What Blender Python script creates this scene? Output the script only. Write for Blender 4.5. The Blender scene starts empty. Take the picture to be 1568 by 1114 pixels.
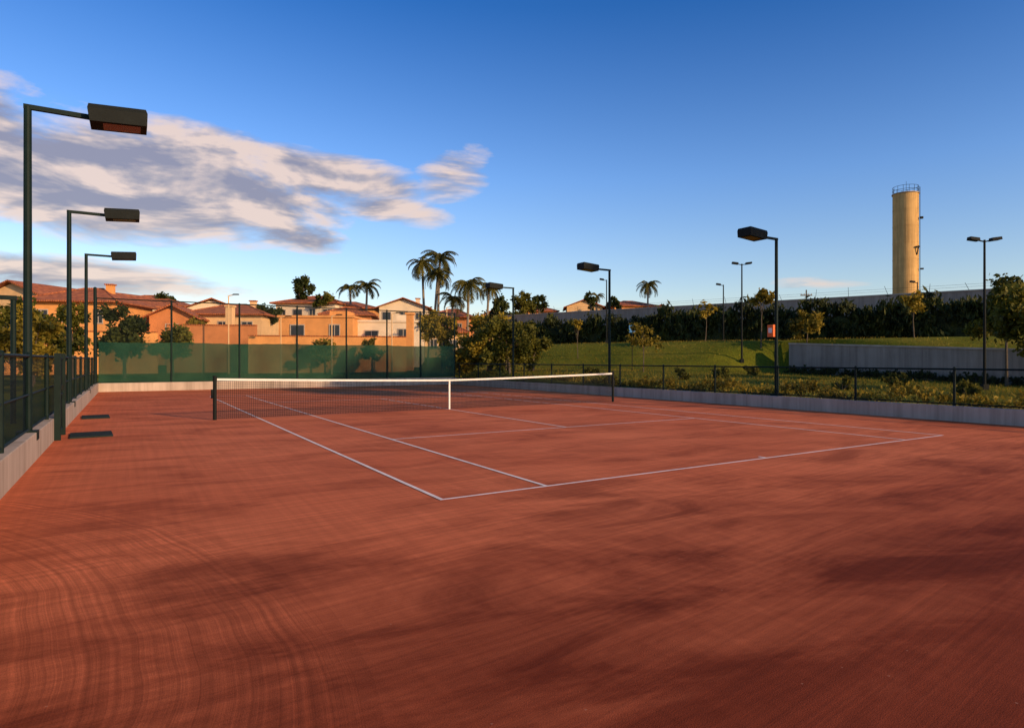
import bpy, math, numpy as np
from math import sin, cos, radians, pi
rng = np.random.default_rng(7)
scene = bpy.context.scene
scene.view_settings.view_transform = 'Standard'
try: scene.view_settings.look = 'None'
except Exception: pass
scene.view_settings.exposure = 0

# ------------------------------------------------------------ frames
YAW = 0.581
CA, SA = cos(YAW), sin(YAW)
def W(x, y, z=0.0):            # tennis-court frame -> world
    dx, dy = x + 8.33, y + 18.39
    return (dx*CA - dy*SA, dx*SA + dy*CA, z)
ORG = W(0, 0, 0)

# ------------------------------------------------------------ materials
def new_mat(name):
    m = bpy.data.materials.new(name); m.use_nodes = True
    nt = m.node_tree
    b = nt.nodes['Principled BSDF']
    return m, nt, b
def N(nt, typ, **kw):
    n = nt.nodes.new(typ)
    for k, v in kw.items():
        if k in n.inputs.keys(): n.inputs[k].default_value = v
        else: setattr(n, k, v)
    return n
def M(nt, op, a, b=None, c=None, clamp=False):
    n = nt.nodes.new('ShaderNodeMath'); n.operation = op; n.use_clamp = clamp
    for i, v in enumerate((a, b, c)):
        if v is None: continue
        if isinstance(v, (int, float)): n.inputs[i].default_value = v
        else: nt.links.new(v, n.inputs[i])
    return n.outputs[0]
def ramp(nt, fac, stops, interp='LINEAR'):
    n = nt.nodes.new('ShaderNodeValToRGB'); n.color_ramp.interpolation = interp
    e = n.color_ramp.elements
    while len(e) < len(stops): e.new(0.5)
    for i, (p, c) in enumerate(stops):
        e[i].position = p; e[i].color = (c[0], c[1], c[2], 1) if len(c) == 3 else c
    nt.links.new(fac, n.inputs[0]); return n.outputs[0]
def mixc(nt, fac, a, b, mode='MIX'):
    n = nt.nodes.new('ShaderNodeMix'); n.data_type = 'RGBA'; n.blend_type = mode
    for s, v in ((0, fac), (6, a), (7, b)):
        if isinstance(v, (int, float)): n.inputs[s].default_value = v
        elif isinstance(v, tuple): n.inputs[s].default_value = (*v[:3], 1)
        else: nt.links.new(v, n.inputs[s])
    return n.outputs[2]
def simple(name, col, rough=.7, var=.25, scale=3., metal=0., bump=0., fine=40., spec=.3):
    m, nt, b = new_mat(name)
    tc = N(nt, 'ShaderNodeTexCoord')
    n1 = N(nt, 'ShaderNodeTexNoise', Scale=scale, Detail=5., Roughness=.6)
    nt.links.new(tc.outputs['Object'], n1.inputs['Vector'])
    lo = tuple(c*(1-var) for c in col); hi = tuple(min(1, c*(1+var)) for c in col)
    nt.links.new(ramp(nt, n1.outputs[0], [(.3, lo), (.7, hi)]), b.inputs['Base Color'])
    b.inputs['Roughness'].default_value = rough; b.inputs['Metallic'].default_value = metal
    b.inputs['Specular IOR Level'].default_value = spec
    if bump:
        n2 = N(nt, 'ShaderNodeTexNoise', Scale=fine, Detail=3.)
        nt.links.new(tc.outputs['Object'], n2.inputs['Vector'])
        bp = N(nt, 'ShaderNodeBump', Strength=bump, Distance=.02)
        nt.links.new(n2.outputs[0], bp.inputs['Height']); nt.links.new(bp.outputs[0], b.inputs['Normal'])
    return m
def weathered(name, col, rough=.9):
    """rendered / cast concrete with rain streaks and blotches"""
    m, nt, b = new_mat(name)
    geo = N(nt, 'ShaderNodeNewGeometry')
    n1 = N(nt, 'ShaderNodeTexNoise', Scale=.5, Detail=6., Roughness=.65); nt.links.new(geo.outputs['Position'], n1.inputs['Vector'])
    mp = N(nt, 'ShaderNodeMapping'); mp.inputs['Scale'].default_value = (2.2, 2.2, .12)
    nt.links.new(geo.outputs['Position'], mp.inputs[0])
    n2 = N(nt, 'ShaderNodeTexNoise', Scale=1.3, Detail=5., Roughness=.7); nt.links.new(mp.outputs[0], n2.inputs['Vector'])
    c = ramp(nt, n1.outputs[0], [(.3, tuple(v*.82 for v in col)), (.7, tuple(v*1.12 for v in col))])
    c = mixc(nt, .7, c, ramp(nt, n2.outputs[0], [(.38, (.66, .64, .62)), (.58, (1.06, 1.06, 1.06))]), 'MULTIPLY')
    nt.links.new(c, b.inputs['Base Color']); b.inputs['Roughness'].default_value = rough
    b.inputs['Specular IOR Level'].default_value = .15
    return m
def leafmat(name, dark, light, sc=.6, trans=.35):
    m, nt, b = new_mat(name)
    geo = N(nt, 'ShaderNodeNewGeometry')
    n1 = N(nt, 'ShaderNodeTexNoise', Scale=sc, Detail=2.)
    nt.links.new(geo.outputs['Position'], n1.inputs['Vector'])
    n2 = N(nt, 'ShaderNodeTexNoise', Scale=9., Detail=1.)
    nt.links.new(geo.outputs['Position'], n2.inputs['Vector'])
    f = M(nt, 'ADD', M(nt, 'MULTIPLY', n1.outputs[0], .6), M(nt, 'MULTIPLY', n2.outputs[0], .4))
    c = ramp(nt, f, [(.38, dark), (.62, light)])
    nt.links.new(c, b.inputs['Base Color']); b.inputs['Roughness'].default_value = .6
    b.inputs['Specular IOR Level'].default_value = .15
    tr = N(nt, 'ShaderNodeBsdfTranslucent'); nt.links.new(c, tr.inputs['Color'])
    mx = N(nt, 'ShaderNodeMixShader'); mx.inputs[0].default_value = trans
    nt.links.new(b.outputs[0], mx.inputs[1]); nt.links.new(tr.outputs[0], mx.inputs[2])
    nt.links.new(mx.outputs[0], nt.nodes['Material Output'].inputs[0])
    return m
def meshmat(name, col, pitch, cover, diag=True):
    """wire / cord mesh with real pitch; open between the strands"""
    m, nt, b = new_mat(name)
    tc = N(nt, 'ShaderNodeTexCoord'); sp = N(nt, 'ShaderNodeSeparateXYZ')
    nt.links.new(tc.outputs['Object'], sp.inputs[0])
    h = M(nt, 'ADD', sp.outputs[0], sp.outputs[1]); z = sp.outputs[2]
    if diag: a = M(nt, 'ADD', h, z); c = M(nt, 'SUBTRACT', h, z)
    else: a, c = h, z
    def lines(v):
        fr = M(nt, 'FRACT', M(nt, 'MULTIPLY', v, 1/pitch)); return M(nt, 'LESS_THAN', fr, cover)
    f = M(nt, 'MAXIMUM', lines(a), lines(c))
    b.inputs['Base Color'].default_value = (*col, 1); b.inputs['Roughness'].default_value = .7
    b.inputs['Specular IOR Level'].default_value = .1
    t = N(nt, 'ShaderNodeBsdfTransparent'); mx = N(nt, 'ShaderNodeMixShader')
    nt.links.new(f, mx.inputs[0]); nt.links.new(t.outputs[0], mx.inputs[1]); nt.links.new(b.outputs[0], mx.inputs[2])
    nt.links.new(mx.outputs[0], nt.nodes['Material Output'].inputs[0])
    return m

concrete = simple('concrete', (.42, .33, .255), .85, .24, 1.3, bump=.25)
concrete_wall = weathered('rendered_wall', (.34, .262, .205))
kerb_mat = weathered('kerb_concrete', (.46, .36, .28))
green_metal = simple('green_painted_metal', (.006, .015, .013), .6, .2, 5, spec=.12)
dark_metal = simple('dark_metal', (.009, .011, .010), .65, .2, 5, spec=.12)
lampglass = simple('lamp_glass', (.16, .035, .02), .2, .3, 8)
white_tape = simple('white_tape', (.72, .66, .60), .8, .08, 8)
line_paint = simple('line_tape', (.82, .68, .58), .8, .14, 5)
matmat = simple('rubber_mat', (.02, .03, .026), .9, .3, 12, spec=.1)
tower_mat = weathered('tower_concrete', (.64, .38, .14))
plaster_or = simple('plaster_ochre', (.68, .29, .085), .9, .16, .8)
plaster_li = simple('plaster_cream', (.68, .42, .20), .9, .14, .8)
plaster_wh = simple('plaster_offwhite', (.72, .56, .38), .9, .12, .8)
plaster_dk = simple('plaster_terracotta', (.52, .19, .065), .9, .18, .8)
glass_dk = simple('window_glass', (.03, .035, .045), .15, .2, 3)
frame_mat = simple('window_frame', (.4, .33, .26), .7, .1, 3)
bark = simple('bark', (.10, .075, .05), .95, .35, 6, bump=.4)
palm_bark = simple('palm_bark', (.20, .16, .115), .95, .3, 4)
orange = simple('orange_plastic', (.62, .12, .015), .5, .1, 3)
bluep = simple('blue_sign', (.08, .25, .5), .5, .1, 3)
link_r = meshmat('chain_link', (.010, .018, .014), .055, .085)
link_l = meshmat('dense_windbreak_mesh', (.006, .016, .013), .055, .40)
net_m = meshmat('net_cord', (.012, .014, .014), .045, .16, False)
leaf_dark = leafmat('leaf_dark', (.012, .022, .006), (.070, .080, .016))
leaf_mid = leafmat('leaf_mid', (.032, .042, .007), (.19, .165, .022))
leaf_yel = leafmat('leaf_yellow', (.08, .068, .009), (.36, .25, .026))
leaf_hedge = leafmat('leaf_hedge', (.010, .016, .006), (.070, .076, .014), .8, .2)
leaf_palm = leafmat('leaf_palm', (.025, .032, .008), (.17, .14, .02), .5)

def tile_mat():
    m, nt, b = new_mat('terracotta_tiles')
    tc = N(nt, 'ShaderNodeTexCoord')
    w = N(nt, 'ShaderNodeTexWave', Scale=1.6, Distortion=.3); w.bands_direction = 'X'
    nt.links.new(tc.outputs['Object'], w.inputs['Vector'])
    n = N(nt, 'ShaderNodeTexNoise', Scale=2.5, Detail=4.); nt.links.new(tc.outputs['Object'], n.inputs['Vector'])
    c = ramp(nt, n.outputs[0], [(.3, (.24, .055, .016)), (.7, (.58, .17, .045))])
    c = mixc(nt, .45, c, ramp(nt, w.outputs[1], [(0, (.3, .3, .3)), (1, (1, 1, 1))]), 'MULTIPLY')
    nt.links.new(c, b.inputs['Base Color']); b.inputs['Roughness'].default_value = .9
    bp = N(nt, 'ShaderNodeBump', Strength=.6, Distance=.06)
    nt.links.new(w.outputs[1], bp.inputs['Height']); nt.links.new(bp.outputs[0], b.inputs['Normal'])
    return m
tiles = tile_mat()

def screen_mat():
    m, nt, b = new_mat('green_windscreen_fabric')
    tc = N(nt, 'ShaderNodeTexCoord')
    n = N(nt, 'ShaderNodeTexNoise', Scale=.8, Detail=4.); nt.links.new(tc.outputs['Object'], n.inputs['Vector'])
    c = ramp(nt, n.outputs[0], [(.35, (.007, .036, .024)), (.65, (.020, .062, .036))])
    nt.links.new(c, b.inputs['Base Color']); b.inputs['Roughness'].default_value = .85
    b.inputs['Specular IOR Level'].default_value = .1
    w = N(nt, 'ShaderNodeTexNoise', Scale=1.2, Detail=3.)
    mp = N(nt, 'ShaderNodeMapping'); mp.inputs['Scale'].default_value = (3, 3, .4)
    nt.links.new(tc.outputs['Object'], mp.inputs[0]); nt.links.new(mp.outputs[0], w.inputs['Vector'])
    bp = N(nt, 'ShaderNodeBump', Strength=.3, Distance=.06)
    nt.links.new(w.outputs[0], bp.inputs['Height']); nt.links.new(bp.outputs[0], b.inputs['Normal'])
    t = N(nt, 'ShaderNodeBsdfTransparent'); mx = N(nt, 'ShaderNodeMixShader'); mx.inputs[0].default_value = .88
    nt.links.new(t.outputs[0], mx.inputs[1]); nt.links.new(b.outputs[0], mx.inputs[2])
    nt.links.new(mx.outputs[0], nt.nodes['Material Output'].inputs[0])
    return m
screen_m = screen_mat()

def clay_mat():
    m, nt, b = new_mat('red_clay')
    geo = N(nt, 'ShaderNodeNewGeometry'); pos = geo.outputs['Position']
    def noise(scale, det=5., vec=None, rough=.55, dist=0.):
        n = N(nt, 'ShaderNodeTexNoise', Scale=scale, Detail=det, Roughness=rough, Distortion=dist)
        nt.links.new(vec if vec is not None else pos, n.inputs['Vector']); return n.outputs[0]
    def mapped(deg, along, across):      # streaks run along the given ground direction
        mp = N(nt, 'ShaderNodeMapping', vector_type='TEXTURE'); mp.inputs['Rotation'].default_value = (0, 0, radians(deg))
        mp.inputs['Scale'].default_value = (1/along, 1/across, 1)
        nt.links.new(pos, mp.inputs[0]); return mp.outputs[0]
    big = noise(.22, 2.)
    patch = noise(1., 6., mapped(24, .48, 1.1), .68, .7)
    grain = noise(140., 2.)
    br1 = noise(1., 5., mapped(41, .5, 17), .70)
    br2 = noise(1., 3., mapped(123.3, .3, 12), .6)
    sp = N(nt, 'ShaderNodeSeparateXYZ'); nt.links.new(pos, sp.inputs[0])
    wob = M(nt, 'MULTIPLY', M(nt, 'SUBTRACT', noise(.5, 2.), .5), .35)
    dx = M(nt, 'ADD', sp.outputs[0], 8.); dy = M(nt, 'ADD', sp.outputs[1], .5)
    r = M(nt, 'ADD', M(nt, 'SQRT', M(nt, 'ADD', M(nt, 'MULTIPLY', dx, dx), M(nt, 'MULTIPLY', dy, dy))), wob)
    ring = N(nt, 'ShaderNodeTexNoise', noise_dimensions='1D', Scale=19., Detail=6., Roughness=.8)
    nt.links.new(r, ring.inputs['W'])
    inr = M(nt, 'MULTIPLY', M(nt, 'LESS_THAN', r, 7.9), M(nt, 'MULTIPLY_ADD', r, .6, -3., True))
    inr = M(nt, 'MULTIPLY', inr, M(nt, 'MULTIPLY_ADD', patch, 2.2, -.35, True))
    edge = M(nt, 'LESS_THAN', M(nt, 'ABSOLUTE', M(nt, 'SUBTRACT', r, 7.93)), .05)
    c = ramp(nt, big, [(.3, (.55, .128, .048)), (.7, (.67, .178, .070))])
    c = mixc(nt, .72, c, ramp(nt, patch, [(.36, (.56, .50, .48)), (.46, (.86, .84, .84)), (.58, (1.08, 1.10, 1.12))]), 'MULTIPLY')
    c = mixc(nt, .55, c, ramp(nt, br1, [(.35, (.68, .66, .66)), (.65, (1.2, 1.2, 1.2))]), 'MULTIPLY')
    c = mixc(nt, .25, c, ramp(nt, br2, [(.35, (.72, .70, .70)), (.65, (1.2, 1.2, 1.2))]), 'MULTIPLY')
    c = mixc(nt, M(nt, 'MULTIPLY', inr, .7), c, ramp(nt, ring.outputs[0], [(.35, (.58, .56, .56)), (.65, (1.3, 1.3, 1.3))]), 'MULTIPLY')
    c = mixc(nt, M(nt, 'MULTIPLY', edge, .35), c, (.7, .66, .66), 'MULTIPLY')
    c = mixc(nt, .6, c, ramp(nt, grain, [(.3, (.66, .66, .66)), (.7, (1.3, 1.3, 1.3))]), 'MULTIPLY')
    # foreground shade painted into the clay colour, with some dampness, behind the base line
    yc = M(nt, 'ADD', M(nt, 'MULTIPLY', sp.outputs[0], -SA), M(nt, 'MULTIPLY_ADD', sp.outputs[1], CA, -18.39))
    damp_shade = M(nt, 'MULTIPLY', M(nt, 'ADD', M(nt, 'SUBTRACT', -12.6, yc), M(nt, 'MULTIPLY', M(nt, 'SUBTRACT', patch, .5), -6.)), .26, clamp=True)
    c = mixc(nt, damp_shade, c, (.38, .28, .27), 'MULTIPLY')
    vor = N(nt, 'ShaderNodeTexVoronoi', Scale=5.5); nt.links.new(pos, vor.inputs['Vector'])
    peb = M(nt, 'LESS_THAN', vor.outputs['Distance'], .035)
    c = mixc(nt, M(nt, 'MULTIPLY', peb, .5), c, (.45, .2, .12))
    nt.links.new(c, b.inputs['Base Color']); b.inputs['Roughness'].default_value = .92
    b.inputs['Specular IOR Level'].default_value = .08
    hgt = M(nt, 'ADD', M(nt, 'MULTIPLY', grain, .5), M(nt, 'ADD', M(nt, 'MULTIPLY', br1, .6), M(nt, 'MULTIPLY', M(nt, 'MULTIPLY', ring.outputs[0], inr), .9)))
    bp = N(nt, 'ShaderNodeBump', Strength=.3, Distance=.012)
    nt.links.new(hgt, bp.inputs['Height']); nt.links.new(bp.outputs[0], b.inputs['Normal'])
    return m
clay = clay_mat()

def grass_mat():
    m, nt, b = new_mat('grass')
    geo = N(nt, 'ShaderNodeNewGeometry'); pos = geo.outputs['Position']
    a = N(nt, 'ShaderNodeTexNoise', Scale=.25, Detail=4.); nt.links.new(pos, a.inputs['Vector'])
    d = N(nt, 'ShaderNodeTexNoise', Scale=6., Detail=6., Roughness=.75); nt.links.new(pos, d.inputs['Vector'])
    c = ramp(nt, a.outputs[0], [(.3, (.070, .090, .008)), (.55, (.155, .150, .012)), (.75, (.26, .19, .024))])
    c = mixc(nt, .7, c, ramp(nt, d.outputs[0], [(.3, (.5, .5, .5)), (.7, (1.35, 1.35, 1.35))]), 'MULTIPLY')
    nt.links.new(c, b.inputs['Base Color']); b.inputs['Roughness'].default_value = .95
    b.inputs['Specular IOR Level'].default_value = .05
    bp = N(nt, 'ShaderNodeBump', Strength=.8, Distance=.08)
    nt.links.new(d.outputs[0], bp.inputs['Height']); nt.links.new(bp.outputs[0], b.inputs['Normal'])
    return m
grass = grass_mat()

# ------------------------------------------------------------ mesh builder
class MB:
    def __init__(s): s.v = []; s.f = []; s.mi = []; s.n = 0; s.mats = []
    def mid(s, m):
        if m not in s.mats: s.mats.append(m)
        return s.mats.index(m)
    def add(s, verts, faces, mat):
        k = s.mid(mat); base = s.n
        s.v.append(np.asarray(verts, float).reshape(-1, 3)); s.n += len(s.v[-1])
        for fc in faces: s.f.append(tuple(base+i for i in fc)); s.mi.append(k)
    def box(s, x0, x1, y0, y1, z0, z1, mat):
        v = [(x, y, z) for z in (z0, z1) for x, y in ((x0, y0), (x1, y0), (x1, y1), (x0, y1))]
        s.add(v, [(3, 2, 1, 0), (4, 5, 6, 7), (0, 1, 5, 4), (1, 2, 6, 5), (2, 3, 7, 6), (3, 0, 4, 7)], mat)
    def tube(s, pts, rads, mat, seg=8, cap=True):
        pts = [np.array(p, float) for p in pts]; V = []; F = []
        for i, p in enumerate(pts):
            d = pts[min(i+1, len(pts)-1)] - pts[max(i-1, 0)]; d = d/np.linalg.norm(d)
            up = np.array([0, 0, 1.]) if abs(d[2]) < .9 else np.array([1., 0, 0])
            a = np.cross(d, up); a /= np.linalg.norm(a); b = np.cross(d, a)
            for j in range(seg):
                t = 2*pi*j/seg; V.append(p + rads[i]*(cos(t)*a + sin(t)*b))
        for i in range(len(pts)-1):
            for j in range(seg):
                j2 = (j+1) % seg; F.append((i*seg+j, i*seg+j2, (i+1)*seg+j2, (i+1)*seg+j))
        if cap:
            F.append(tuple(range(seg))); F.append(tuple((len(pts)-1)*seg+j for j in reversed(range(seg))))
        s.add(V, F, mat)
    def quads(s, Q, mat):   # Q: (n,4,3)
        k = s.mid(mat); n = len(Q); base = s.n
        s.v.append(Q.reshape(-1, 3)); s.n += 4*n
        for i in range(n): b = base+4*i; s.f.append((b, b+1, b+2, b+3))
        s.mi += [k]*n
    def obj(s, name, loc=(0, 0, 0), rot=0, parent=None, smooth=False):
        me = bpy.data.meshes.new(name)
        me.from_pydata(np.concatenate(s.v).tolist(), [], s.f)
        for m in s.mats: me.materials.append(m)
        me.polygons.foreach_set('material_index', s.mi)
        if smooth: me.polygons.foreach_set('use_smooth', [True]*len(s.f))
        me.update()
        o = bpy.data.objects.new(name, me); scene.collection.objects.link(o)
        if parent: o.parent = parent
        else: o.location = loc; o.rotation_euler = (0, 0, rot)
        return o
def empty(name, loc=(0, 0, 0), rot=0):
    e = bpy.data.objects.new(name, None); scene.collection.objects.link(e)
    e.location = loc; e.rotation_euler = (0, 0, rot); return e
CR = dict(loc=ORG, rot=YAW)    # court-aligned placement

# ------------------------------------------------------------ terrain
def sm(x, a, b):
    t = np.clip((x-a)/(b-a), 0, 1); return t*t*(3-2*t)
def height(X, Y):
    X = np.asarray(X, float); Y = np.asarray(Y, float)
    xc = X*CA + Y*SA - 8.33; yc = -X*SA + Y*CA - 18.39
    s = -.6*(X+3.8) - .8*(Y-79)
    lawn = .3 + .5*sm(-s, -36, -21)
    z = lawn + (3.0-lawn)*sm(-s, -21.5, -13)
    z = z + 5*sm(-s, 2, 60)
    qx, qy = X-16.7, Y-45; t = qx*.467 - qy*.884; m = -qx*.884 - qy*.467
    top = np.clip(2.62 - .65*t/14.7, .8, 3)
    lowz = .62 - .36*np.clip(t/14.7, 0, 1.2)
    fac = sm(t, -3.5, .5)*sm(m, -1.8, -.7)
    z = z*(1-fac) + lowz*fac
    beh = (t > 0) & (m < -1.8) & (s > 0)
    z = np.where(beh, np.maximum(z, top-.3), z)
    zl = .3 + 8.5*sm(Y, 52, 140)
    bx = sm(X, -13, -3)
    z = zl*(1-bx) + z*bx
    inside = (xc < 8.97) & (xc > -9.57) & (yc < 19.07) & (yc > -27)
    return np.where(inside, -.06, z)
fx = np.arange(-70, 116, 1.0)
lx = np.sort(np.unique(np.concatenate([[-4000, -1500, -600, -300, -180, -120, -90], fx, [-9.72, -9.6, -9.55, 8.95, 9.0, 9.1], [140, 190, 300, 600, 1500, 4000]])))
fy = np.arange(-50, 150, 1.0)
ly = np.sort(np.unique(np.concatenate([[-4000, -1500, -500, -200, -90], fy, [19.05, 19.1, 19.2], [180, 240, 400, 800, 1600, 4000]])))
gx, gy = np.meshgrid(lx, ly)
wx = (gx+8.33)*CA - (gy+18.39)*SA; wy = (gx+8.33)*SA + (gy+18.39)*CA
gz = height(wx, wy)
nx, ny = len(lx), len(ly)
g = MB(); idx = np.arange(nx*ny).reshape(ny, nx)
F = np.stack([idx[:-1, :-1], idx[:-1, 1:], idx[1:, 1:], idx[1:, :-1]], -1).reshape(-1, 4)
g.add(np.stack([wx, wy, gz], -1).reshape(-1, 3), F.tolist(), grass)
g.obj('grass_ground', smooth=True)

# court surface
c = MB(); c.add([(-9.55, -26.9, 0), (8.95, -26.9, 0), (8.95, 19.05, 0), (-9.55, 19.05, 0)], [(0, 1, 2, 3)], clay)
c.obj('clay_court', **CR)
ln = MB()
def line(x0, x1, y0, y1): ln.add([(x0, y0, .006), (x1, y0, .006), (x1, y1, .006), (x0, y1, .006)], [(0, 1, 2, 3)], line_paint)
b_, w_ = 11.885, .05
for sx in (-1, 1):
    a = sx*5.485; line(min(a, a-sx*w_), max(a, a-sx*w_), -b_+w_, b_-w_)
    a = sx*4.115; line(min(a, a-sx*w_), max(a, a-sx*w_), -b_+w_, b_-w_)
for sy in (-1, 1):
    a = sy*b_; line(-5.485, 5.485, min(a, a-sy*w_), max(a, a-sy*w_))
    a = sy*6.4; line(-4.065, 4.065, min(a, a-sy*w_), max(a, a-sy*w_))
    line(-.025, .025, min(sy*11.835, sy*11.70), max(sy*11.835, sy*11.70))
line(-.025, .025, -6.35, 6.35)
ln.obj('court_lines', **CR)

# ------------------------------------------------------------ net
e = empty('tennis_net', **CR)
PW = 6.48
xs = np.linspace(-PW+.05, PW-.05, 41); top = .93 + .13*(np.abs(xs)/PW)**1.3
mb = MB(); V = []; 
for x, t in zip(xs, top): V += [(x, 0, .03), (x, 0, t-.055)]
mb.add(V, [(2*i, 2*i+2, 2*i+3, 2*i+1) for i in range(40)], net_m); mb.obj('netting', parent=e)
mb = MB(); V = []
for x, t in zip(xs, top): V += [(x, -.012, t-.055), (x, -.012, t), (x, .012, t), (x, .012, t-.055)]
F = []
for i in range(40):
    for k in range(4): F.append((4*i+k, 4*i+(k+1) % 4, 4*i+4+(k+1) % 4, 4*i+4+k))
mb.add(V, F, white_tape); mb.obj('headband', parent=e)
mb = MB(); mb.box(-.025, .025, -.018, -.013, .0, .935, white_tape); mb.box(-.025, .025, .013, .018, .0, .935, white_tape); mb.obj('centre_strap', parent=e)
for i, sx in enumerate((-1, 1)):
    mb = MB(); mb.tube([(sx*PW, 0, -.02), (sx*PW, 0, 1.10)], [.045, .045], dark_metal, 12)
    mb.tube([(sx*PW, 0, 1.10), (sx*PW, 0, 1.125)], [.055, .05], dark_metal, 12)
    mb.tube([(sx*(PW+.06), 0, .55), (sx*(PW+.06), 0, .78)], [.028, .028], dark_metal, 8)
    mb.tube([(sx*(PW+.06), 0, .62), (sx*(PW+.06), -.18, .58)], [.012, .012], dark_metal, 6)
    mb.obj('post_%d' % (i+1), parent=e)
mb = MB(); mb.tube([(x, 0, .035) for x in xs], [.008]*41, net_m, 4); mb.obj('bottom_cord', parent=e)

# ------------------------------------------------------------ walls round the court
def lowwall(name, x0, x1, y0, y1, h=.38):
    m = MB(); m.box(x0, x1, y0, y1, -.1, h, kerb_mat)
    o = m.obj(name, **CR)
    bv = o.modifiers.new('b', 'BEVEL'); bv.width = .012; bv.segments = 2
lowwall('concrete_kerb_wall', 8.9, 9.08, -27, 19.0)
lowwall('concrete_kerb_wall', -9.70, -9.5, -27, 19.0, .42)
lowwall('concrete_kerb_wall', -9.70, 9.08, 19.0, 19.18, .42)
lowwall('concrete_kerb_wall', -9.70, 9.08, -27.2, -27.0, .42)

def fence(name, p0, p1, zb, zt, mesh, posts, r=.022, mid=False, railr=.02, off=0.):
    e = empty(name, **CR)
    p0 = np.array(p0, float); p1 = np.array(p1, float); L = np.linalg.norm(p1-p0); d = (p1-p0)/L
    m = MB()
    for q in posts:
        p = p0+d*q; m.tube([(*p, zb-.05), (*p, zt)], [r, r], green_metal, 8)
        m.tube([(*p, zt), (*p, zt+.03)], [r*1.2, r*.5], green_metal, 8)
    m.obj('posts', parent=e)
    m = MB(); m.tube([(*p0, zt-.03), (*p1, zt-.03)], [railr]*2, green_metal, 6)
    m.tube([(*p0, zb+.05), (*p1, zb+.05)], [railr*.7]*2, green_metal, 6)
    if mid: m.tube([(*p0, mid), (*p1, mid)], [railr*.7]*2, green_metal, 6)
    m.obj('rails', parent=e)
    m = MB(); nn = np.array([-d[1], d[0]])*.03
    a, b = p0+nn, p1+nn
    m.add([(*a, zb+.03), (*b, zb+.03), (*b, zt-.03), (*a, zt-.03)], [(0, 1, 2, 3)], mesh); m.obj('mesh', parent=e)
    return e
fence('chain_link_fence', (8.99, -26), (8.99, 19), .38, 1.33, link_r, [26-18.4+2.62*i + .07 for i in range(-2, 15) if 26-18.4+2.62*i < 45], .034, railr=.026)
fence('windbreak_fence', (-9.6, -26), (-9.6, 18.9), .42, 1.62, link_l, [2+2.6*i for i in range(17)], .035, mid=1.0, railr=.026)
e = fence('tall_back_fence', (-9.6, 19.09), (9.0, 19.09), .42, 4.5, meshmat('thin_chain_link', (.03, .045, .04), .055, .05), [0, 3.1, 6.2, 9.1, 11.8, 14.2, 16.3, 18.6], .045, railr=.03)
m = MB()
nseg = 60; xs2 = np.linspace(-9.5, 8.95, nseg+1); V = []
for i, x in enumerate(xs2):
    sag = .03*abs(sin(i*1.3)) + .02*sin(i*.4)
    V += [(x, 19.0+.012*sin(i*2.1), .46), (x, 19.0+.02*sin(i*1.7+1), 2.40-sag)]
m.add(V, [(2*i, 2*i+2, 2*i+3, 2*i+1) for i in range(nseg)], screen_m)
for q in (3.1, 6.2, 9.1, 11.8, 14.2, 16.3): m.box(-9.6+q-.025, -9.6+q+.025, 18.93, 18.95, .46, 2.42, green_metal)
m.obj('windscreen', parent=e)
m = MB(); m.tube([(-9.62, 18.6, .3), (-9.62, 18.6, 4.9)], [.07, .07], green_metal, 10); m.tube([(-9.62, 18.6, 4.9), (-9.62, 18.6, 4.95)], [.085, .03], green_metal, 10)
m.obj('fence_corner_post', **CR)
e = empty('court_gate', **CR)
m = MB()
for yy in (-3.0, -1.9):
    m.box(-9.50, -9.40, yy-.05, yy+.05, 0, 1.66, green_metal)
m.obj('posts', parent=e)
m = MB()
for zz in (.15, .85, 1.55): m.tube([(-9.45, -2.95, zz), (-9.45, -1.95, zz)], [.02]*2, green_metal, 6)
m.add([(-9.45, -2.95, .15), (-9.45, -1.95, .15), (-9.45, -1.95, 1.55), (-9.45, -2.95, 1.55)], [(0, 1, 2, 3)], link_l)
m.box(-9.42, -9.36, -2.9, -2.8, .95, 1.05, dark_metal)
m.obj('leaf', parent=e)
# steel frame of a shelter outside the left fence
e = empty('shelter_frame', loc=W(-10.2, -2.15), rot=YAW)
m = MB()
for (x, y) in ((0, 0), (-2.6, 0), (0, -3.0), (-2.6, -3.0)): m.tube([(x, y, .2), (x, y, 2.7)], [.045]*2, green_metal, 8)
m.obj('legs', parent=e)
m = MB(); m.box(-2.7, .05, -.05, .05, 2.7, 2.78, green_metal); m.box(-2.7, .05, -3.05, -2.95, 2.7, 2.78, green_metal)
m.box(-2.64, -2.56, -2.95, -.05, 2.7, 2.77, green_metal); m.obj('beams', parent=e)

for (x, y, w, l) in ((-8.95, -2.35, .7, 1.0), (-9.05, 2.6, .6, 1.1)):
    m = MB(); m.box(-w/2, w/2, -l/2, l/2, .004, .03, matmat)
    px, py, _ = W(x, y); m.obj('rubber_mat', loc=(px, py, 0), rot=YAW+.05)

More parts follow.
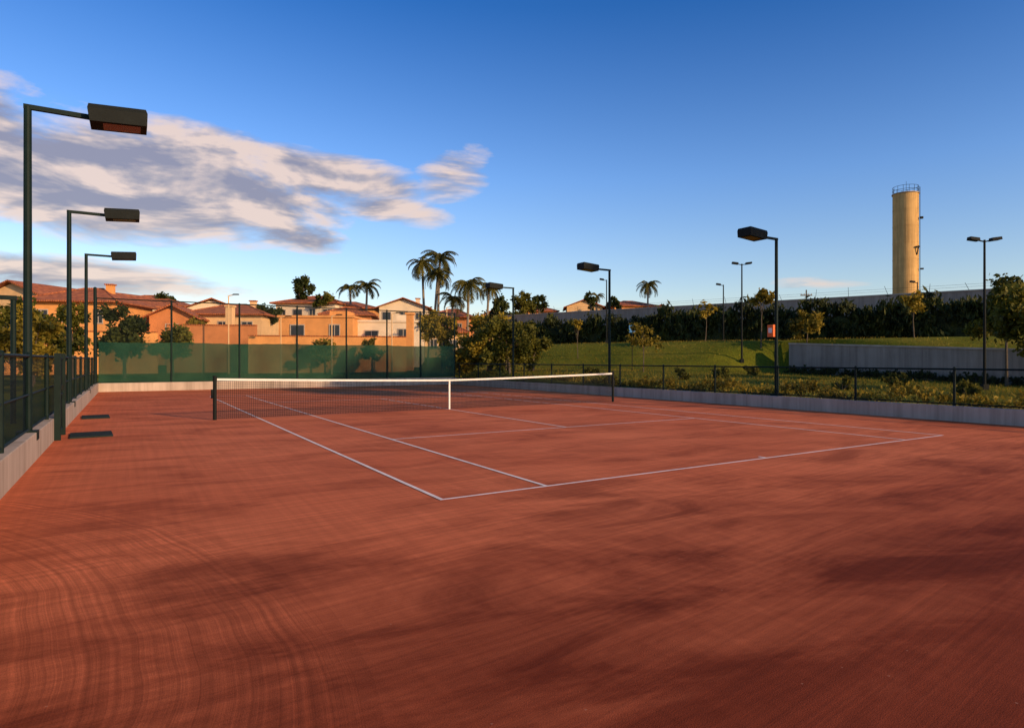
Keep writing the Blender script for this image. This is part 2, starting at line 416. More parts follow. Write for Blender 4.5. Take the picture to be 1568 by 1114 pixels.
# ------------------------------------------------------------ floodlights
def floodlight(x, y, side):
    e = empty('floodlight_pole', loc=W(x, y, 0), rot=YAW + (0 if side > 0 else pi))
    m = MB(); m.tube([(0, 0, -.05), (0, 0, 5.42)], [.06, .05], green_metal, 12)
    m.box(-.13, .13, -.13, .13, .30, .44, green_metal); m.obj('pole', parent=e)
    m = MB(); m.box(-.05, .86, -.035, .035, 5.385, 5.455, green_metal)
    m.obj('arm', parent=e)
    m = MB(); t = radians(4)
    def R(p): x_, y_, z_ = p; x_ -= .78; return (.78 + x_*cos(t)-z_*sin(t), y_, 5.40 + x_*sin(t)+z_*cos(t))
    bot = [(.78, -.25, -.10), (1.55, -.25, -.10), (1.55, .25, -.10), (.78, .25, -.10)]
    mid_ = [(.76, -.26, .10), (1.57, -.26, .10), (1.57, .26, .10), (.76, .26, .10)]
    tp = [(.78, -.24, .17), (1.55, -.24, .17), (1.55, .24, .17), (.78, .24, .17)]
    V = [R(p) for p in bot+mid_+tp]
    F = [(3, 2, 1, 0), (8, 9, 10, 11)]
    for a in (0, 4):
        for k in range(4): k2 = (k+1) % 4; F.append((a+k, a+k2, a+4+k2, a+4+k))
    m.add(V, F, dark_metal); m.obj('housing', parent=e)
    m = MB(); V = [R(p) for p in [(.95, -.18, -.105), (1.46, -.18, -.105), (1.46, .18, -.105), (.95, .18, -.105)]]
    m.add(V, [(3, 2, 1, 0)], lampglass); m.obj('glass', parent=e)
for y in (-5.7, 2.65, 10.9): floodlight(-9.62, y, 1)
for y in (-5.05, 3.55, 11.9): floodlight(9.15, y, -1)
e = empty('orange_notice_box', loc=W(9.08, -5.05, 0), rot=YAW)
m = MB(); m.box(-.12, -.02, -.02, .20, 2.27, 2.66, orange); m.obj('box', parent=e)
m = MB(); m.box(-.124, -.121, .02, .16, 2.40, 2.56, white_tape); m.obj('label', parent=e)

def gz_at(x, y): return float(height(np.array([x]), np.array([y]))[0])
def double_lamp(x, y, top, span=1.35, double=True, name='double_street_lamp'):
    z0 = gz_at(x, y)
    e = empty(name, loc=(x, y, 0), rot=0)
    m = MB(); m.tube([(0, 0, z0-.1), (0, 0, top)], [.065, .045], dark_metal, 10); m.box(-.12, .12, -.12, .12, z0-.1, z0+.25, dark_metal); m.obj('pole', parent=e)
    for i, sx in enumerate((-1, 1) if double else (-1,)):
        m = MB(); m.tube([(0, 0, top-.08), (sx*span*.28, 0, top+.0)], [.03, .03], dark_metal, 6)
        x0, x1 = sx*span*.2, sx*span*.5
        V = [(x0, -.15, top-.06), (x0, .15, top-.06), (x0, .12, top+.08), (x0, -.12, top+.08), (x1, -.17, top), (x1, .17, top), (x1, .13, top+.13), (x1, -.13, top+.13)]
        m.add(V, [(0, 1, 2, 3), (4, 7, 6, 5), (0, 4, 5, 1), (1, 5, 6, 2), (2, 6, 7, 3), (3, 7, 4, 0)], dark_metal); m.obj('head_%d' % (i+1), parent=e)
double_lamp(13.4, 45, 8.25)
double_lamp(18.9, 28, 6.75)
double_lamp(14.8, 55, 7.95, 1.2, False, 'street_lamp')
double_lamp(31.5, 55.2, 8.2, 1.2, False, 'street_lamp')
double_lamp(4.9, 56, 8.5, 1.2, False, 'street_lamp')
for (x, y, top, mt) in ((5.6, 44, 3.9, bluep), (31.6, 53.6, 6.1, bluep)):
    z0 = gz_at(x, y); m = MB(); m.tube([(0, 0, z0-.1), (0, 0, top)], [.03]*2, dark_metal, 6)
    m.box(-.22, .22, -.05, -.032, top-.5, top, mt); m.obj('small_sign', loc=(x, y, 0))

# ------------------------------------------------------------ retaining wall, perimeter wall
def wallstrip(name, a, b, thick, zb0, zb1, zt0, zt1, mat, cap=None):
    a = np.array(a, float); b = np.array(b, float); d = (b-a)/np.linalg.norm(b-a); n = np.array([-d[1], d[0]])*thick
    m = MB(); V = [(*a, zb0), (*b, zb1), (*(b+n), zb1), (*(a+n), zb0), (*a, zt0), (*b, zt1), (*(b+n), zt1), (*(a+n), zt0)]
    m.add(V, [(3, 2, 1, 0), (4, 5, 6, 7), (0, 1, 5, 4), (1, 2, 6, 5), (2, 3, 7, 6), (3, 0, 4, 7)], mat)
    if cap:
        o = d*0 - n/thick*.06; o2 = n + n/thick*.06
        V = [(*(a+o), zt0+.003), (*(b+o), zt1+.003), (*(b+o2), zt1+.003), (*(a+o2), zt0+.003), (*(a+o), zt0+.1), (*(b+o), zt1+.1), (*(b+o2), zt1+.1), (*(a+o2), zt0+.1)]
        m.add(V, [(3, 2, 1, 0), (4, 5, 6, 7), (0, 1, 5, 4), (1, 2, 6, 5), (2, 3, 7, 6), (3, 0, 4, 7)], cap)
    return m.obj(name)
wallstrip('retaining_wall', (16.7, 45), (16.7+.467*26, 45-.884*26), .35, -.3, -.6, 2.62, 1.5, concrete_wall, concrete)
P0 = np.array([-3.8, 79.]); DW = np.array([.8, -.6]); NW = np.array([-.6, -.8])
a = P0-DW*4; b = P0+DW*60
wallstrip('perimeter_wall', a, b, .3, 1.5, 1.5, 7.0, 7.0, concrete_wall, concrete)
m = MB()
for k in range(20):
    p = P0+DW*(k*2.9+rng.uniform(-.3, .3)); t = rng.uniform(-.1, .35)
    m.tube([(*p, 7.05), (*(p-DW*t), 7.05+rng.uniform(.5, .9))], [.02, .015], dark_metal, 5)
for zz in (.25, .45):
    m.tube([(*(a), 7.1+zz), (*(b), 7.1+zz)], [.008]*2, dark_metal, 4)
m.obj('barbed_wire_fence')

# ------------------------------------------------------------ water tower
e = empty('water_tower', loc=(49.7, 90, 0))
m = MB(); R0 = 1.62; zt = 24.6
zs = [2] + list(np.arange(4, 24.6, 2.3)) + [zt]
m.tube([(0, 0, z) for z in zs], [R0]*len(zs), tower_mat, 40)
for z in zs[1:-1]: m.tube([(0, 0, z-.03), (0, 0, z+.03)], [R0+.02]*2, tower_mat, 40)
m.tube([(0, 0, zt), (0, 0, zt+.12)], [R0+.12, R0+.12], concrete, 40)
m.obj('shaft', parent=e, smooth=False)
m = MB()
for k in range(14):
    t = 2*pi*k/14; m.tube([((R0)*cos(t), (R0)*sin(t), zt+.1), (R0*cos(t), R0*sin(t), zt+1.05)], [.025]*2, dark_metal, 5)
for zz in (.55, 1.05):
    m.tube([(R0*cos(2*pi*k/28), R0*sin(2*pi*k/28), zt+zz) for k in range(29)], [.025]*29, dark_metal, 5, False)
m.tube([(.1, 0, zt), (.1, 0, zt+1.9)], [.03, .02], dark_metal, 5)
m.obj('railing', parent=e)
m = MB()
for sx in (-.22, .22): m.tube([(1.2+sx*.6, -1.35+sx*.5, 3), (1.2+sx*.6, -1.35+sx*.5, zt+.8)], [.03]*2, dark_metal, 5)
m.box(.5, 1.0, -1.85, -1.5, 17.0, 17.15, dark_metal); m.tube([(.75, -1.5, 16.0), (.8, -1.8, 17.2)], [.08]*2, dark_metal, 5)
m.box(1.35, 1.7, -1.4, -1.1, 21.0, 21.3, dark_metal); m.box(1.4, 1.75, -1.4, -1.1, 14.0, 14.2, dark_metal)
m.obj('ladder', parent=e)
m = MB(); m.tube([(0, 0, 4), (0, 0, 12.4)], [.14, .1], bark, 8); m.box(-.9, .9, -.06, .06, 11.5, 11.65, bark)
for x in (-.8, -.3, .3, .8): m.tube([(x, 0, 11.65), (x, 0, 11.85)], [.05, .04], concrete, 6)
m.obj('utility_pole', loc=(40*.995, 100, 0))

# ------------------------------------------------------------ houses
def house(name, x, y, w, d, zb, eave, ridge, rot=0., wall=plaster_or, kind='hip', floors=1, nwin=3, chim=False):
    e = empty(name, loc=(x, y, 0), rot=rot)
    m = MB(); m.box(-w/2, w/2, 0, d, zb, eave, wall)
    if kind == 'gable':
        m.add([(-w/2, 0, eave), (w/2, 0, eave), (0, 0, ridge-.12), (-w/2, d, eave), (w/2, d, eave), (0, d, ridge-.12)], [(0, 1, 2), (5, 4, 3)], wall)
    m.obj('walls', parent=e)
    o = .6; th = .14
    m = MB()
    if kind == 'hip':
        rx = max(w/2-d/2, w*.12); yb = d/2
        B = [(-w/2-o, -o, eave), (w/2+o, -o, eave), (w/2+o, d+o, eave), (-w/2-o, d+o, eave)]
        B2 = [(p[0], p[1], p[2]+th) for p in B]
        T = [(-rx, yb, ridge), (rx, yb, ridge)]
        m.add(B+B2+T, [(3, 2, 1, 0), (0, 1, 5, 4), (1, 2, 6, 5), (2, 3, 7, 6), (3, 0, 4, 7), (4, 5, 9, 8), (5, 6, 9), (6, 7, 8, 9), (7, 4, 8)], tiles)
        m.tube([(-rx, yb, ridge), (rx, yb, ridge)], [.1]*2, tiles, 6)
        for c_, t_ in ((4, 0), (5, 1)): m.tube([(B+B2)[c_], T[t_]], [.09]*2, tiles, 6)
    elif kind == 'gable':
        for sx in (-1, 1):
            k = (ridge-eave)/(w/2); xo = sx*(w/2+o); zo = eave-k*o
            V = [(0, -o, ridge), (xo, -o, zo), (xo, d+o, zo), (0, d+o, ridge)]
            V += [(p[0], p[1], p[2]+th) for p in V]
            m.add(V, [(0, 1, 2, 3), (7, 6, 5, 4), (0, 4, 5, 1), (1, 5, 6, 2), (2, 6, 7, 3)], tiles)
    else:
        m.box(-w/2-.12, w/2+.12, -.12, d+.12, eave+.003, eave+.22, wall)
        m.box(w*.1, w*.35, d*.3, d*.7, eave+.22, ridge, wall)
    m.obj('roof', parent=e)
    m = MB(); g_ = MB()
    for f_ in range(floors):
        zc = eave - 1.3 - f_*2.9
        for i in range(nwin):
            xc_ = -w/2 + w*(i+.5)/nwin + rng.uniform(-.2, .2); ww = rng.uniform(.3, .65); hh = rng.uniform(.4, .6)
            if zc-hh < zb: continue
            for (x0, x1, z0, z1) in ((xc_-ww-.08, xc_+ww+.08, zc+hh, zc+hh+.1), (xc_-ww-.08, xc_+ww+.08, zc-hh-.1, zc-hh), (xc_-ww-.08, xc_-ww, zc-hh, zc+hh), (xc_+ww, xc_+ww+.08, zc-hh, zc+hh), (xc_-.03, xc_+.03, zc-hh, zc+hh)):
                m.box(x0, x1, -.06, -.003, z0, z1, frame_mat)
            g_.add([(xc_-ww, -.012, zc-hh), (xc_+ww, -.012, zc-hh), (xc_+ww, -.012, zc+hh), (xc_-ww, -.012, zc+hh)], [(0, 1, 2, 3)], glass_dk)
    if m.n: m.obj('window_frames', parent=e); g_.obj('windows', parent=e)
    if chim:
        m = MB(); m.box(w*.2, w*.2+.6, d*.4, d*.4+.6, eave, ridge+.3, wall); m.box(w*.2-.1, w*.2+.7, d*.4-.1, d*.4+.7, ridge+.3, ridge+.42, tiles); m.obj('chimney', parent=e)
    return e
def ux(u, D): return (u-842.6)*D/985.
house('tiled_house', -44.8, 60, 7.4, 8, 0, 6.9, 8.6, .15, plaster_or, 'hip', 2, 3, True)
house('tiled_house', -53.5, 64, 8, 8, 0, 7.6, 9.3, -.1, plaster_li, 'gable', 2, 3)
house('tiled_house', -49, 76, 9, 8, 1, 7.9, 9.5, .1, plaster_dk, 'hip', 1, 4)
house('tiled_house', -41.5, 79, 6.5, 8, 1, 7.7, 9.0, .3, plaster_wh, 'gable', 1, 2)
house('tiled_house', -35.5, 70, 7.8, 8, 1, 6.4, 7.9, .1, plaster_li, 'hip', 1, 3, True)
house('tiled_house', -38.8, 66, 4.2, 6, 1, 6.0, 7.1, .25, plaster_dk, 'gable', 1, 1)
house('tiled_house', -33.5, 88, 8.5, 8, 2, 9.2, 10.6, -.1, plaster_wh, 'hip', 1, 4)
house('flat_roofed_house', -22.6, 62, 7.0, 7, 0, 5.6, 6.4, .05, plaster_or, 'flat', 1, 2)
house('flat_roofed_house', -16.3, 64.5, 6.2, 7, 0, 5.3, 6.2, .12, plaster_wh, 'flat', 1, 2)
house('tiled_house', -21.7, 95, 7.0, 9, 2, 9.3, 10.6, .1, plaster_wh, 'gable', 1, 3, True)
house('tiled_house', -32, 100, 9, 9, 2, 9.5, 10.9, .15, plaster_or, 'hip', 1, 4)
house('tiled_house', -26.5, 84, 6, 7, 2, 7.3, 8.7, .2, plaster_dk, 'hip', 1, 3)
house('tiled_house', -14.5, 90, 6.0, 8, 2, 7.4, 8.9, -.1, plaster_dk, 'hip', 1, 3)
house('tiled_house', -12.5, 76, 4.6, 6, 1, 4.7, 6.0, .15, plaster_li, 'hip', 1, 2)
house('tiled_house', -8.2, 98, 6.0, 8, 2, 7.9, 9.3, .1, plaster_li, 'gable', 1, 3)
house('tiled_house', -47.5, 68, 5.0, 6, 1, 7.6, 8.7, -.2, plaster_wh, 'gable', 1, 2)
house('tiled_house', 6, 112, 6.2, 8, 4, 10.8, 12.0, 0, plaster_li, 'gable', 1, 2)
house('tiled_house', 14.8, 112, 7.5, 8, 4, 10.8, 12.1, .2, plaster_or, 'hip', 1, 3)
house('tiled_house', 20.5, 118, 5, 8, 4, 10.6, 11.6, -.2, plaster_li, 'gable', 1, 2)
house('tiled_house', -1.5, 116, 5, 8, 4, 10.2, 11.5, .2, plaster_or, 'hip', 1, 2)
def gwall(name, a, b, zt, mat):
    o = wallstrip(name, a, b, .25, -.2, -.2, zt, zt, mat, tiles); return o
gwall('garden_wall', (-34, 57), (-26.5, 58), 4.6, plaster_dk)
gwall('garden_wall', (-26.3, 56), (-13.2, 59), 3.6, plaster_or)
gwall('garden_wall', (-46, 52), (-34.2, 56), 3.9, plaster_or)
m = MB(); m.box(-.3, .3, -.3, .3, 0, 6.4, plaster_li); m.box(-.38, .38, -.38, .38, 6.4, 6.55, plaster_li); m.obj('gate_pillar', loc=(-29.6, 59.5, 0))
m = MB(); m.box(-.3, .3, -.3, .3, 0, 5.8, plaster_or); m.box(-.4, .4, -.4, .4, 5.8, 6.0, plaster_or); m.obj('gate_pillar', loc=(-13.3, 61, 0))
for (u, D, t) in ((350, 55, 7.0), (600, 57, 5.6), (508, 54, 5.2), (430, 53, 5.0), (684, 60, 6.4)):
    m = MB(); m.tube([(0, 0, 0), (0, 0, t)], [.06, .045], plaster_li, 8); m.tube([(0, 0, t), (.5, 0, t+.12)], [.035, .03], plaster_li, 6)
    m.box(.4, .85, -.1, .1, t+.08, t+.17, dark_metal); m.obj('slim_street_light', loc=(ux(u, D), D, 0))

# ------------------------------------------------------------ vegetation
def leaves(mb, centres, spread, n, size, mat, elong=1.6, upright=0.):
    C = centres[rng.integers(0, len(centres), n)]
    P = C + rng.normal(0, 1, (n, 3))*spread
    a = rng.normal(0, 1, (n, 3)); a[:, 2] += upright*np.sign(rng.uniform(-.2, 1, n))*2
    a /= np.linalg.norm(a, axis=1)[:, None]
    b = np.cross(a, rng.normal(0, 1, (n, 3))); b /= np.linalg.norm(b, axis=1)[:, None]
    s = size*rng.uniform(.6, 1.4, (n, 1))
    A = a*s*elong*.5; B = b*s*.5
    Q = np.stack([P-A, P+B*.9, P+A, P-B*.9], 1)
    mb.quads(Q, mat)
def crown_centres(blobs, k):
    out = []
    for (x, y, z, rx, ry, rz) in blobs:
        n = max(3, int(k*rx*rz)); d = rng.normal(0, 1, (n, 3)); d /= np.linalg.norm(d, axis=1)[:, None]
        r = rng.uniform(.35, 1.08, (n, 1))**.6
        out.append(np.array([x, y, z]) + d*r*np.array([rx, ry, rz]))
    return np.concatenate(out)
def tree(x, y, h, cw, ch, mat, n=2500, leaf=.16, trunk=.12, name='tree', nb=6, z0=None, stems=1, dens=5, spread=.22, lean=0):
    if z0 is None: z0 = gz_at(x, y)
    zt = z0+h; zc = zt-ch/2
    m = MB(); blobs = []
    for i in range(nb):
        a = 2*pi*i/nb+rng.uniform(-.5, .5); rr = cw/2*rng.uniform(.25, .62)
        bz = zc + rng.uniform(-.32, .30)*ch
        s_ = rng.uniform(.30, .46)
        blobs.append((cos(a)*rr, sin(a)*rr, bz, cw*s_*.62, cw*s_*.62, ch*s_*.55))
    blobs.append((0, 0, zt-ch*.25, cw*.24, cw*.24, ch*.24))
    for sidx in range(stems):
        ox, oy = (0, 0) if stems == 1 else (rng.uniform(-.3, .3), rng.uniform(-.3, .3))
        mid = (ox*.6+rng.uniform(-.1, .1)+lean*.5, oy*.6, z0+(zc-z0)*.5)
        top_ = (rng.uniform(-.1, .1)+lean, 0, zc)
        m.tube([(ox, oy, z0-.1), mid, top_], [trunk, trunk*.75, trunk*.45], bark, 7)
    for bl in blobs:
        st = (mid[0], mid[1], z0+(zc-z0)*rng.uniform(.55, .9))
        m.tube([st, ((st[0]+bl[0])/2+rng.uniform(-.1, .1), (st[1]+bl[1])/2, (st[2]+bl[2])/2+.1), bl[:3]], [trunk*.4, trunk*.28, trunk*.12], bark, 5)
    C = crown_centres(blobs, dens)
    leaves(m, C, spread*cw/4, n, leaf, mat)
    return m.obj(name, loc=(x, y, 0))
def palm(x, y, h, fl=2.6, nf=22, z0=None, lean=.3, name='palm_tree', seg=16):
    if z0 is None: z0 = gz_at(x, y)
    m = MB(); top_ = np.array([lean, 0, z0+h]); fl *= 1.12
    m.tube([(0, 0, z0-.2), (lean*.3, 0, z0+h*.5), tuple(top_)], [.22, .16, .14], palm_bark, 9)
    m.tube([tuple(top_-np.array([0, 0, .8])), tuple(top_+np.array([0, 0, .1]))], [.12, .22], leaf_palm, 8)
    Q = []
    for i in range(nf):
        az = 2*pi*i/nf*2.4+rng.uniform(-.2, .2); el = rng.uniform(-.25, 1.25); L = fl*rng.uniform(.8, 1.1)
        d = np.array([cos(az), sin(az), 0]); side = np.array([-sin(az), cos(az), 0])
        pts = []; p = top_.copy(); ang = el
        for k in range(seg+1):
            pts.append(p.copy()); p = p + (d*cos(ang)+np.array([0, 0, 1])*sin(ang))*L/seg; ang -= 2.0/seg
        m.tube(pts[::4], list(np.linspace(.035, .01, len(pts[::4]))), leaf_palm, 4)
        for k in range(1, seg+1):
            t = k/seg; ll = .66*fl/2.6*(sin(pi*min(1, t*.85+.12))**.6+.1)
            tang = pts[k]-pts[k-1]; tang /= np.linalg.norm(tang)
            for sg in (-1, 1):
                dirv = side*sg*.8+tang*.55+np.array([0, 0, -.35-rng.uniform(0, .4)]); dirv /= np.linalg.norm(dirv)
                wv = tang*.075*fl/2.6
                Q.append([pts[k]-wv, pts[k]+wv, pts[k]+dirv*ll+wv*.2, pts[k]+dirv*ll-wv*.2])
    m.quads(np.array(Q), leaf_palm)
    return m.obj(name, loc=(x, y, 0))

# hedge in front of perimeter wall
m = MB(); C = []; L = 80
for k in np.arange(2, 62, .35):
    hgt = 2.45 + .5*sm(k, 8, 30) + .35*sin(k*.9)+.25*sin(k*2.3+1) + rng.uniform(-.25, .3)
    for q in range(9):
        s_ = 5+rng.uniform(-.9, .9); p = P0+DW*(k+rng.uniform(-.2, .2))+NW*s_
        C.append((*p, 3.0+hgt*((q+rng.uniform(0, 1))/9)))
C = np.array(C)
leaves(m, C, .2, 34000, .20, leaf_hedge, 2.6, upright=1.)
for k in np.arange(2, 62, .8):
    p = P0+DW*k+NW*4.6
    m.tube([(*p, 2.8), (*(p+rng.uniform(-.15, .15, 2)), 5.0)], [.05, .02], bark, 4)
ks = np.arange(2, 62, 1.0)
V = []
for k in ks:
    for s_, z_ in ((5.5, 2.9), (5.4, 4.7+.4*sin(k*1.7)), (4.5, 4.9+.4*sin(k*2.1)), (4.4, 2.9)):
        V.append((*(P0+DW*k+NW*s_), z_))
Fc = []
for i in range(len(ks)-1):
    for j in range(3): Fc.append((4*i+j, 4*i+j+1, 4*i+5+j, 4*i+4+j))
m.add(V, Fc, leaf_hedge)
m.obj('hedge')

tree(-3.0, 43.5, 3.6, 4.2, 3.3, leaf_mid, 6000, .16, .1, 'bushy_tree', 9, stems=3)
tree(-5.6, 45.5, 3.3, 4.0, 3.0, leaf_yel, 4500, .16, .1, 'bushy_tree', 8, stems=3)
tree(-1.4, 46.5, 3.2, 3.2, 2.9, leaf_mid, 3800, .16, .1, 'bushy_tree', 8, stems=3)
tree(-4.6, 49, 4.2, 4.6, 3.6, leaf_yel, 4200, .19, .1, 'bushy_tree', 8, stems=3)
tree(-8.4, 50, 4.8, 3.2, 3.2, leaf_yel, 2600, .17, .12, 'tree', 6)
tree(-23.4, 29, 3.6, 3.0, 2.9, leaf_yel, 3600, .14, .09, 'tree', 7)
tree(-26.5, 33, 4.1, 3.8, 3.2, leaf_mid, 4500, .16, .09, 'tree', 8)
tree(-20.0, 24, 2.5, 2.4, 2.0, leaf_yel, 2200, .12, .07, 'tree', 6)
tree(-31.2, 42, 5.0, 2.6, 3.8, leaf_mid, 2600, .17, .1, 'tree', 7)
tree(-27.8, 42, 4.7, 3.6, 3.8, leaf_dark, 5500, .17, .12, 'tree', 8)
tree(-25.2, 43, 3.7, 2.8, 3.0, leaf_mid, 3500, .17, .1, 'tree', 6)
tree(-40, 46, 4.8, 5, 3.8, leaf_mid, 5000, .2, .12, 'tree', 8)
tree(-46, 51, 5.4, 5, 4, leaf_yel, 4000, .2, .12, 'tree', 8)
tree(ux(462, 90), 90, 9.4, 3.8, 3.6, leaf_dark, 2600, .24, .2, 'tree', 6)
tree(ux(500, 88), 88, 7.2, 3.2, 3, leaf_mid, 1800, .25, .15, 'tree', 5)
tree(ux(408, 74), 74, 6.3, 3.6, 3.2, leaf_dark, 2500, .22, .15, 'tree', 6)
tree(ux(498, 56), 56, 2.9, 3.2, 2.0, leaf_yel, 1800, .17, .09, 'tree', 5)
tree(ux(570, 56), 56, 3.1, 2.4, 2.0, leaf_yel, 1500, .17, .09, 'tree', 5)
tree(ux(250, 80), 80, 7.4, 3.6, 3.2, leaf_dark, 1800, .25, .15, 'tree', 5)
tree(ux(300, 66), 66, 5.0, 4.0, 3.0, leaf_yel, 2200, .22, .12, 'tree', 6)
tree(ux(655, 66), 66, 5.8, 3.4, 3.4, leaf_yel, 2500, .2, .12, 'tree', 6)
tree(ux(800, 96), 96, 8.0, 4.5, 4, leaf_mid, 2600, .26, .15, 'tree', 6)
tree(ux(825, 100), 100, 8.0, 3.5, 3, leaf_dark, 1800, .26, .15, 'tree', 6)
tree(ux(765, 92), 92, 7.0, 4.0, 4, leaf_dark, 2400, .26, .15, 'tree', 6)
tree(ux(905, 105), 105, 7.6, 2.4, 3.4, leaf_dark, 1200, .26, .13, 'tree', 5)
tree(ux(940, 108), 108, 6.4, 2.8, 2.2, leaf_dark, 1200, .26, .13, 'tree', 5)
m = MB(); C = []
for k in range(150):
    u = rng.uniform(-60, 870); D = rng.uniform(104, 135); x = ux(u, D); z = gz_at(x, D)
    C.append(crown_centres([(x, D, z+rng.uniform(.6, 1.9), rng.uniform(1.3, 2.8), 1.6, rng.uniform(.8, 1.6))], 8))
leaves(m, np.concatenate(C), .4, 20000, .4, leaf_dark); m.obj('distant_trees')
palm(ux(650, 82), 82, 11.3, 2.5, 24, lean=-.3)
palm(ux(670, 84), 84, 12.0, 2.7, 26, lean=.3)
palm(ux(664, 80), 80, 9.8, 2.3, 22, lean=.5)
palm(ux(716, 78), 78, 8.4, 2.6, 26, lean=.1)
palm(ux(745, 86), 86, 8.0, 2.2, 20)
palm(ux(690, 80), 80, 6.8, 2.2, 20)
palm(ux(560, 92), 92, 8.2, 2.3, 20, lean=.2)
palm(ux(538, 96), 96, 7.6, 2.2, 20, lean=-.2)
palm(ux(992, 112), 112, 8.0, 2.4, 24, lean=0)
palm(ux(914, 112), 112, 6.8, 1.6, 14, lean=0)
tree(ux(985, 42), 42, 3.1, 2.4, 1.5, leaf_yel, 700, .14, .04, 'sapling', 5)
tree(ux(885, 52), 52, 3.2, 1.2, 1.4, leaf_yel, 300, .14, .03, 'sapling', 4)
tree(ux(1080, 52), 52, 3.4, 1.6, 1.6, leaf_yel, 500, .15, .04, 'sapling', 4)
tree(ux(1165, 47), 47, 4.3, 1.8, 2.2, leaf_yel, 800, .16, .05, 'sapling', 5)
tree(ux(1235, 45.5), 45.5, 2.3, 2.6, 1.7, leaf_yel, 1600, .15, .05, 'sapling', 6)
tree(ux(1400, 46), 46, 3.5, 2.2, 1.7, leaf_yel, 700, .16, .05, 'sapling', 5)
tree(19.2, 25.5, 4.6, 3.4, 3.0, leaf_mid, 3800, .15, .07, 'tree', 8, dens=4)
tree(22.0, 31, 5.4, 3.6, 3.6, leaf_mid, 3500, .16, .08, 'tree', 8, dens=4)

m = MB(); C = []
for k in np.arange(-24, 19, .12):
    x, y, _ = W(9.45+rng.uniform(-.2, .5), k); hgt = rng.uniform(.02, .25)+(.18 if sin(k*1.9) > .2 else 0)
    C.append((x, y, .3+hgt))
leaves(m, np.array(C), .10, 14000, .07, leaf_yel, 1.8, .5)
m.obj('ground_cover_plants')
for (u, D, r) in ((905, 40, .45), (1040, 34, .4), (1100, 36, .5), (1290, 27, .4), (1370, 29, .5), (1480, 24, .4), (1150, 40, .45)):
    x = ux(u, D); z0 = gz_at(x, D); m = MB()
    C = crown_centres([(0, 0, z0+r*.6, r, r, r*.7), (r*.6, 0, z0+r*.4, r*.6, r*.6, r*.5)], 60)
    for q in range(5): m.tube([(0, 0, z0-.05), (rng.uniform(-r, r)*.6, rng.uniform(-r, r)*.6, z0+r*.8)], [.02, .008], bark, 4)
    leaves(m, C, .06, 900, .09, leaf_mid); m.obj('shrub', loc=(x, D, 0))
m = MB(); C = []
for t in np.arange(.3, 25, .12):
    p = np.array([16.7, 45])+np.array([.467, -.884])*t+np.array([-.884, -.467])*(.5+rng.uniform(-.2, .2)); C.append((*p, gz_at(*p)+rng.uniform(.0, .38)))
leaves(m, np.array(C), .09, 7000, .11, leaf_dark, 1.6); m.obj('low_hedge')
m = MB(); n = 26000
xc = rng.uniform(9.3, 34, n); yc = rng.uniform(-18, 30, n)
X = (xc+8.33)*CA-(yc+18.39)*SA; Y = (xc+8.33)*SA+(yc+18.39)*CA; Z = height(X, Y)
C = np.stack([X, Y, Z+.02], -1)
A = rng.normal(0, .35, (n, 3)); A[:, 2] = 1; A *= rng.uniform(.05, .12, (n, 1)); B = rng.normal(0, 1, (n, 3)); B[:, 2] = 0; B *= .012
m.quads(np.stack([C-B, C+B, C+A+B*.2, C+A-B*.2], 1), leaf_yel); m.obj('grass_tufts')

# tall trees beyond the right of the frame, dappling the light on the back windscreen
for (x, y, h, w, ch) in ((20.2, 15.4, 13.2, 4.6, 5), (23.5, 14.0, 13.8, 5, 4.5), (18.5, 11.5, 12.0, 3.6, 3.5), (24.5, 18.5, 14.0, 5, 5)):
    tree(x, y, h, w, ch, leaf_mid, 2200, .36, .2, 'tree', 8, z0=.2, dens=3)

# ------------------------------------------------------------ world
SUN_AZ, SUN_EL = radians(125), radians(17)
w = bpy.data.worlds.new('World'); scene.world = w; w.use_nodes = True
nt = w.node_tree; bg = nt.nodes['Background']; bg.inputs['Strength'].default_value = .15
sky = nt.nodes.new('ShaderNodeTexSky'); sky.sky_type = 'NISHITA'; sky.sun_disc = False
sky.sun_elevation = SUN_EL; sky.sun_rotation = SUN_AZ; sky.air_density = 1.0; sky.dust_density = .6; sky.ozone_density = 3.0
tc = nt.nodes.new('ShaderNodeTexCoord'); sp = nt.nodes.new('ShaderNodeSeparateXYZ'); nt.links.new(tc.outputs['Generated'], sp.inputs[0])
az = M(nt, 'ARCTAN2', sp.outputs[0], sp.outputs[1]); el = M(nt, 'ARCSINE', sp.outputs[2])
cb = nt.nodes.new('ShaderNodeCombineXYZ'); nt.links.new(az, cb.inputs[0]); nt.links.new(el, cb.inputs[1])
def cn(off, sx=5.0, sy=17., det=9., sc=1.):
    mp = nt.nodes.new('ShaderNodeMapping'); mp.inputs['Location'].default_value = (off[0]*sx+3.1, off[1]*sy+.7, 0); mp.inputs['Scale'].default_value = (sx, sy, 1)
    nt.links.new(cb.outputs[0], mp.inputs[0])
    n = N(nt, 'ShaderNodeTexNoise', Scale=sc, Detail=det, Roughness=.62, Distortion=.35); nt.links.new(mp.outputs[0], n.inputs['Vector']); return n.outputs[0]
n1 = cn((0, 0)); n2 = cn((-.012, -.015), det=4.)
def blob(a0, e0, ra, re, tilt=0., amp=1.):
    da = M(nt, 'SUBTRACT', az, a0); de = M(nt, 'SUBTRACT', el, e0); de = M(nt, 'MULTIPLY_ADD', da, -tilt, de)
    q = M(nt, 'ADD', M(nt, 'POWER', M(nt, 'MULTIPLY', da, 1/ra), 2.), M(nt, 'POWER', M(nt, 'MULTIPLY', de, 1/re), 2.))
    return M(nt, 'MULTIPLY', M(nt, 'MAXIMUM', M(nt, 'SUBTRACT', 1., q), 0.), amp)
bl = None
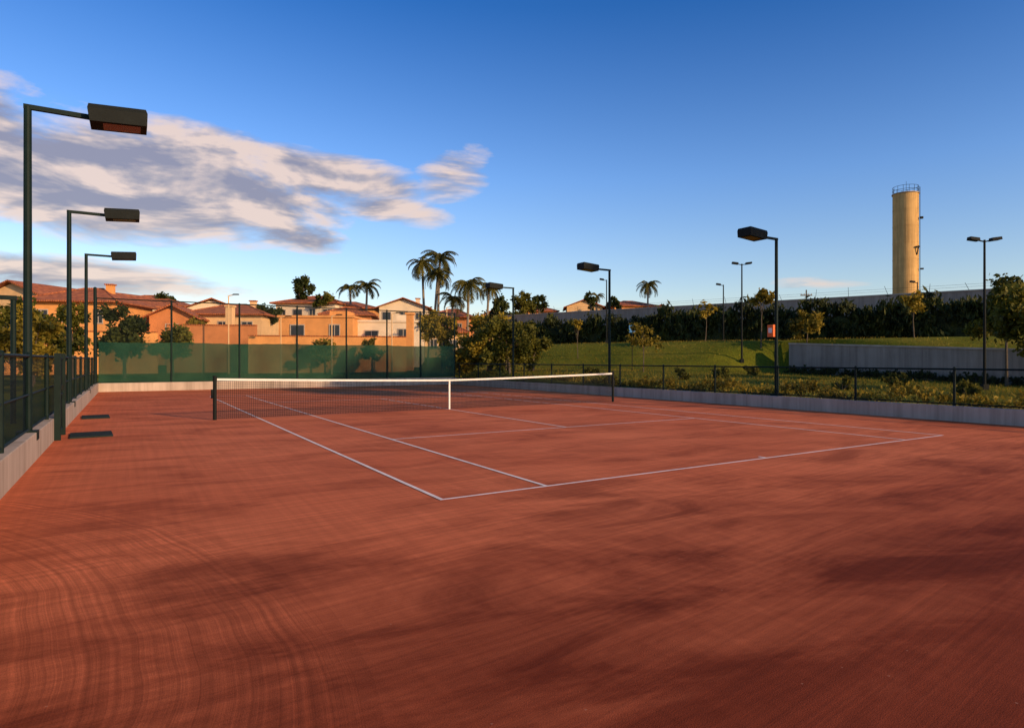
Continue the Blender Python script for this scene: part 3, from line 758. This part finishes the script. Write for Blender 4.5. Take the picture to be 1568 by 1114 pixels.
for args in ((-.58, .232, .33, .100, -.02, 1.55), (-.82, .25, .26, .11, 0., 1.5), (-.34, .262, .18, .048, -.05, 1.2), (-.15, .275, .08, .055, .2, .74), (-.24, .222, .13, .030, -.15, .95), (-.42, .190, .14, .035, -.15, 1.1), (-.64, .105, .26, .030, -.05, 1.15), (.40, .11, .10, .014, 0, .6)):
    v = blob(*args); bl = v if bl is None else M(nt, 'MAXIMUM', bl, v)
dens = M(nt, 'ADD', M(nt, 'MULTIPLY', M(nt, 'POWER', bl, .7), .52), M(nt, 'SUBTRACT', n1, .76))
dens = M(nt, 'MULTIPLY', dens, M(nt, 'GREATER_THAN', bl, 0.001))
alpha = M(nt, 'MULTIPLY', M(nt, 'SMOOTH_MIN', M(nt, 'MAXIMUM', M(nt, 'MULTIPLY', dens, 4.5), 0.), 1., .3), .9, clamp=True)
core = M(nt, 'MULTIPLY', dens, 2.3, clamp=True)
lit = M(nt, 'ADD', M(nt, 'MULTIPLY', M(nt, 'SUBTRACT', n1, n2), 5.5), M(nt, 'MULTIPLY_ADD', core, -.42, .80), clamp=True)
ccol = ramp(nt, lit, [(.1, (2.0, 1.9, 2.4)), (.45, (3.1, 2.7, 2.8)), (.95, (5.8, 4.5, 3.8))])
skc = mixc(nt, 1., sky.outputs[0], ramp(nt, M(nt, 'MULTIPLY', el, 1/1.2, clamp=True), [(0, (1.7, 1.22, 1.02)), (.085, (1.35, 1.22, 1.20)), (.225, (.86, 1.06, 1.38)), (.42, (.22, .64, 1.15)), (.85, (.45, .80, 1.1))]), 'MULTIPLY')
final = mixc(nt, alpha, skc, ccol)
nt.links.new(final, bg.inputs[0])

sd = bpy.data.lights.new('sun', 'SUN'); sd.energy = 5.0; sd.angle = radians(1.2); sd.color = (1, .68, .36)
so = bpy.data.objects.new('sun', sd); scene.collection.objects.link(so)
from mathutils import Vector
S = Vector((sin(SUN_AZ)*cos(SUN_EL), cos(SUN_AZ)*cos(SUN_EL), sin(SUN_EL)))
so.rotation_euler = S.to_track_quat('Z', 'Y').to_euler()

# ------------------------------------------------------------ camera
cd = bpy.data.cameras.new('camera'); cam = bpy.data.objects.new('camera', cd); scene.collection.objects.link(cam)
cd.sensor_width = 36; cd.lens = 985/1568*36; cd.shift_x = -.0374; cd.shift_y = -.00395; cd.clip_end = 9000; cd.clip_start = .05
cam.location = (0, 0, 1.53); cam.rotation_euler = (radians(90), 0, 0)
scene.camera = cam
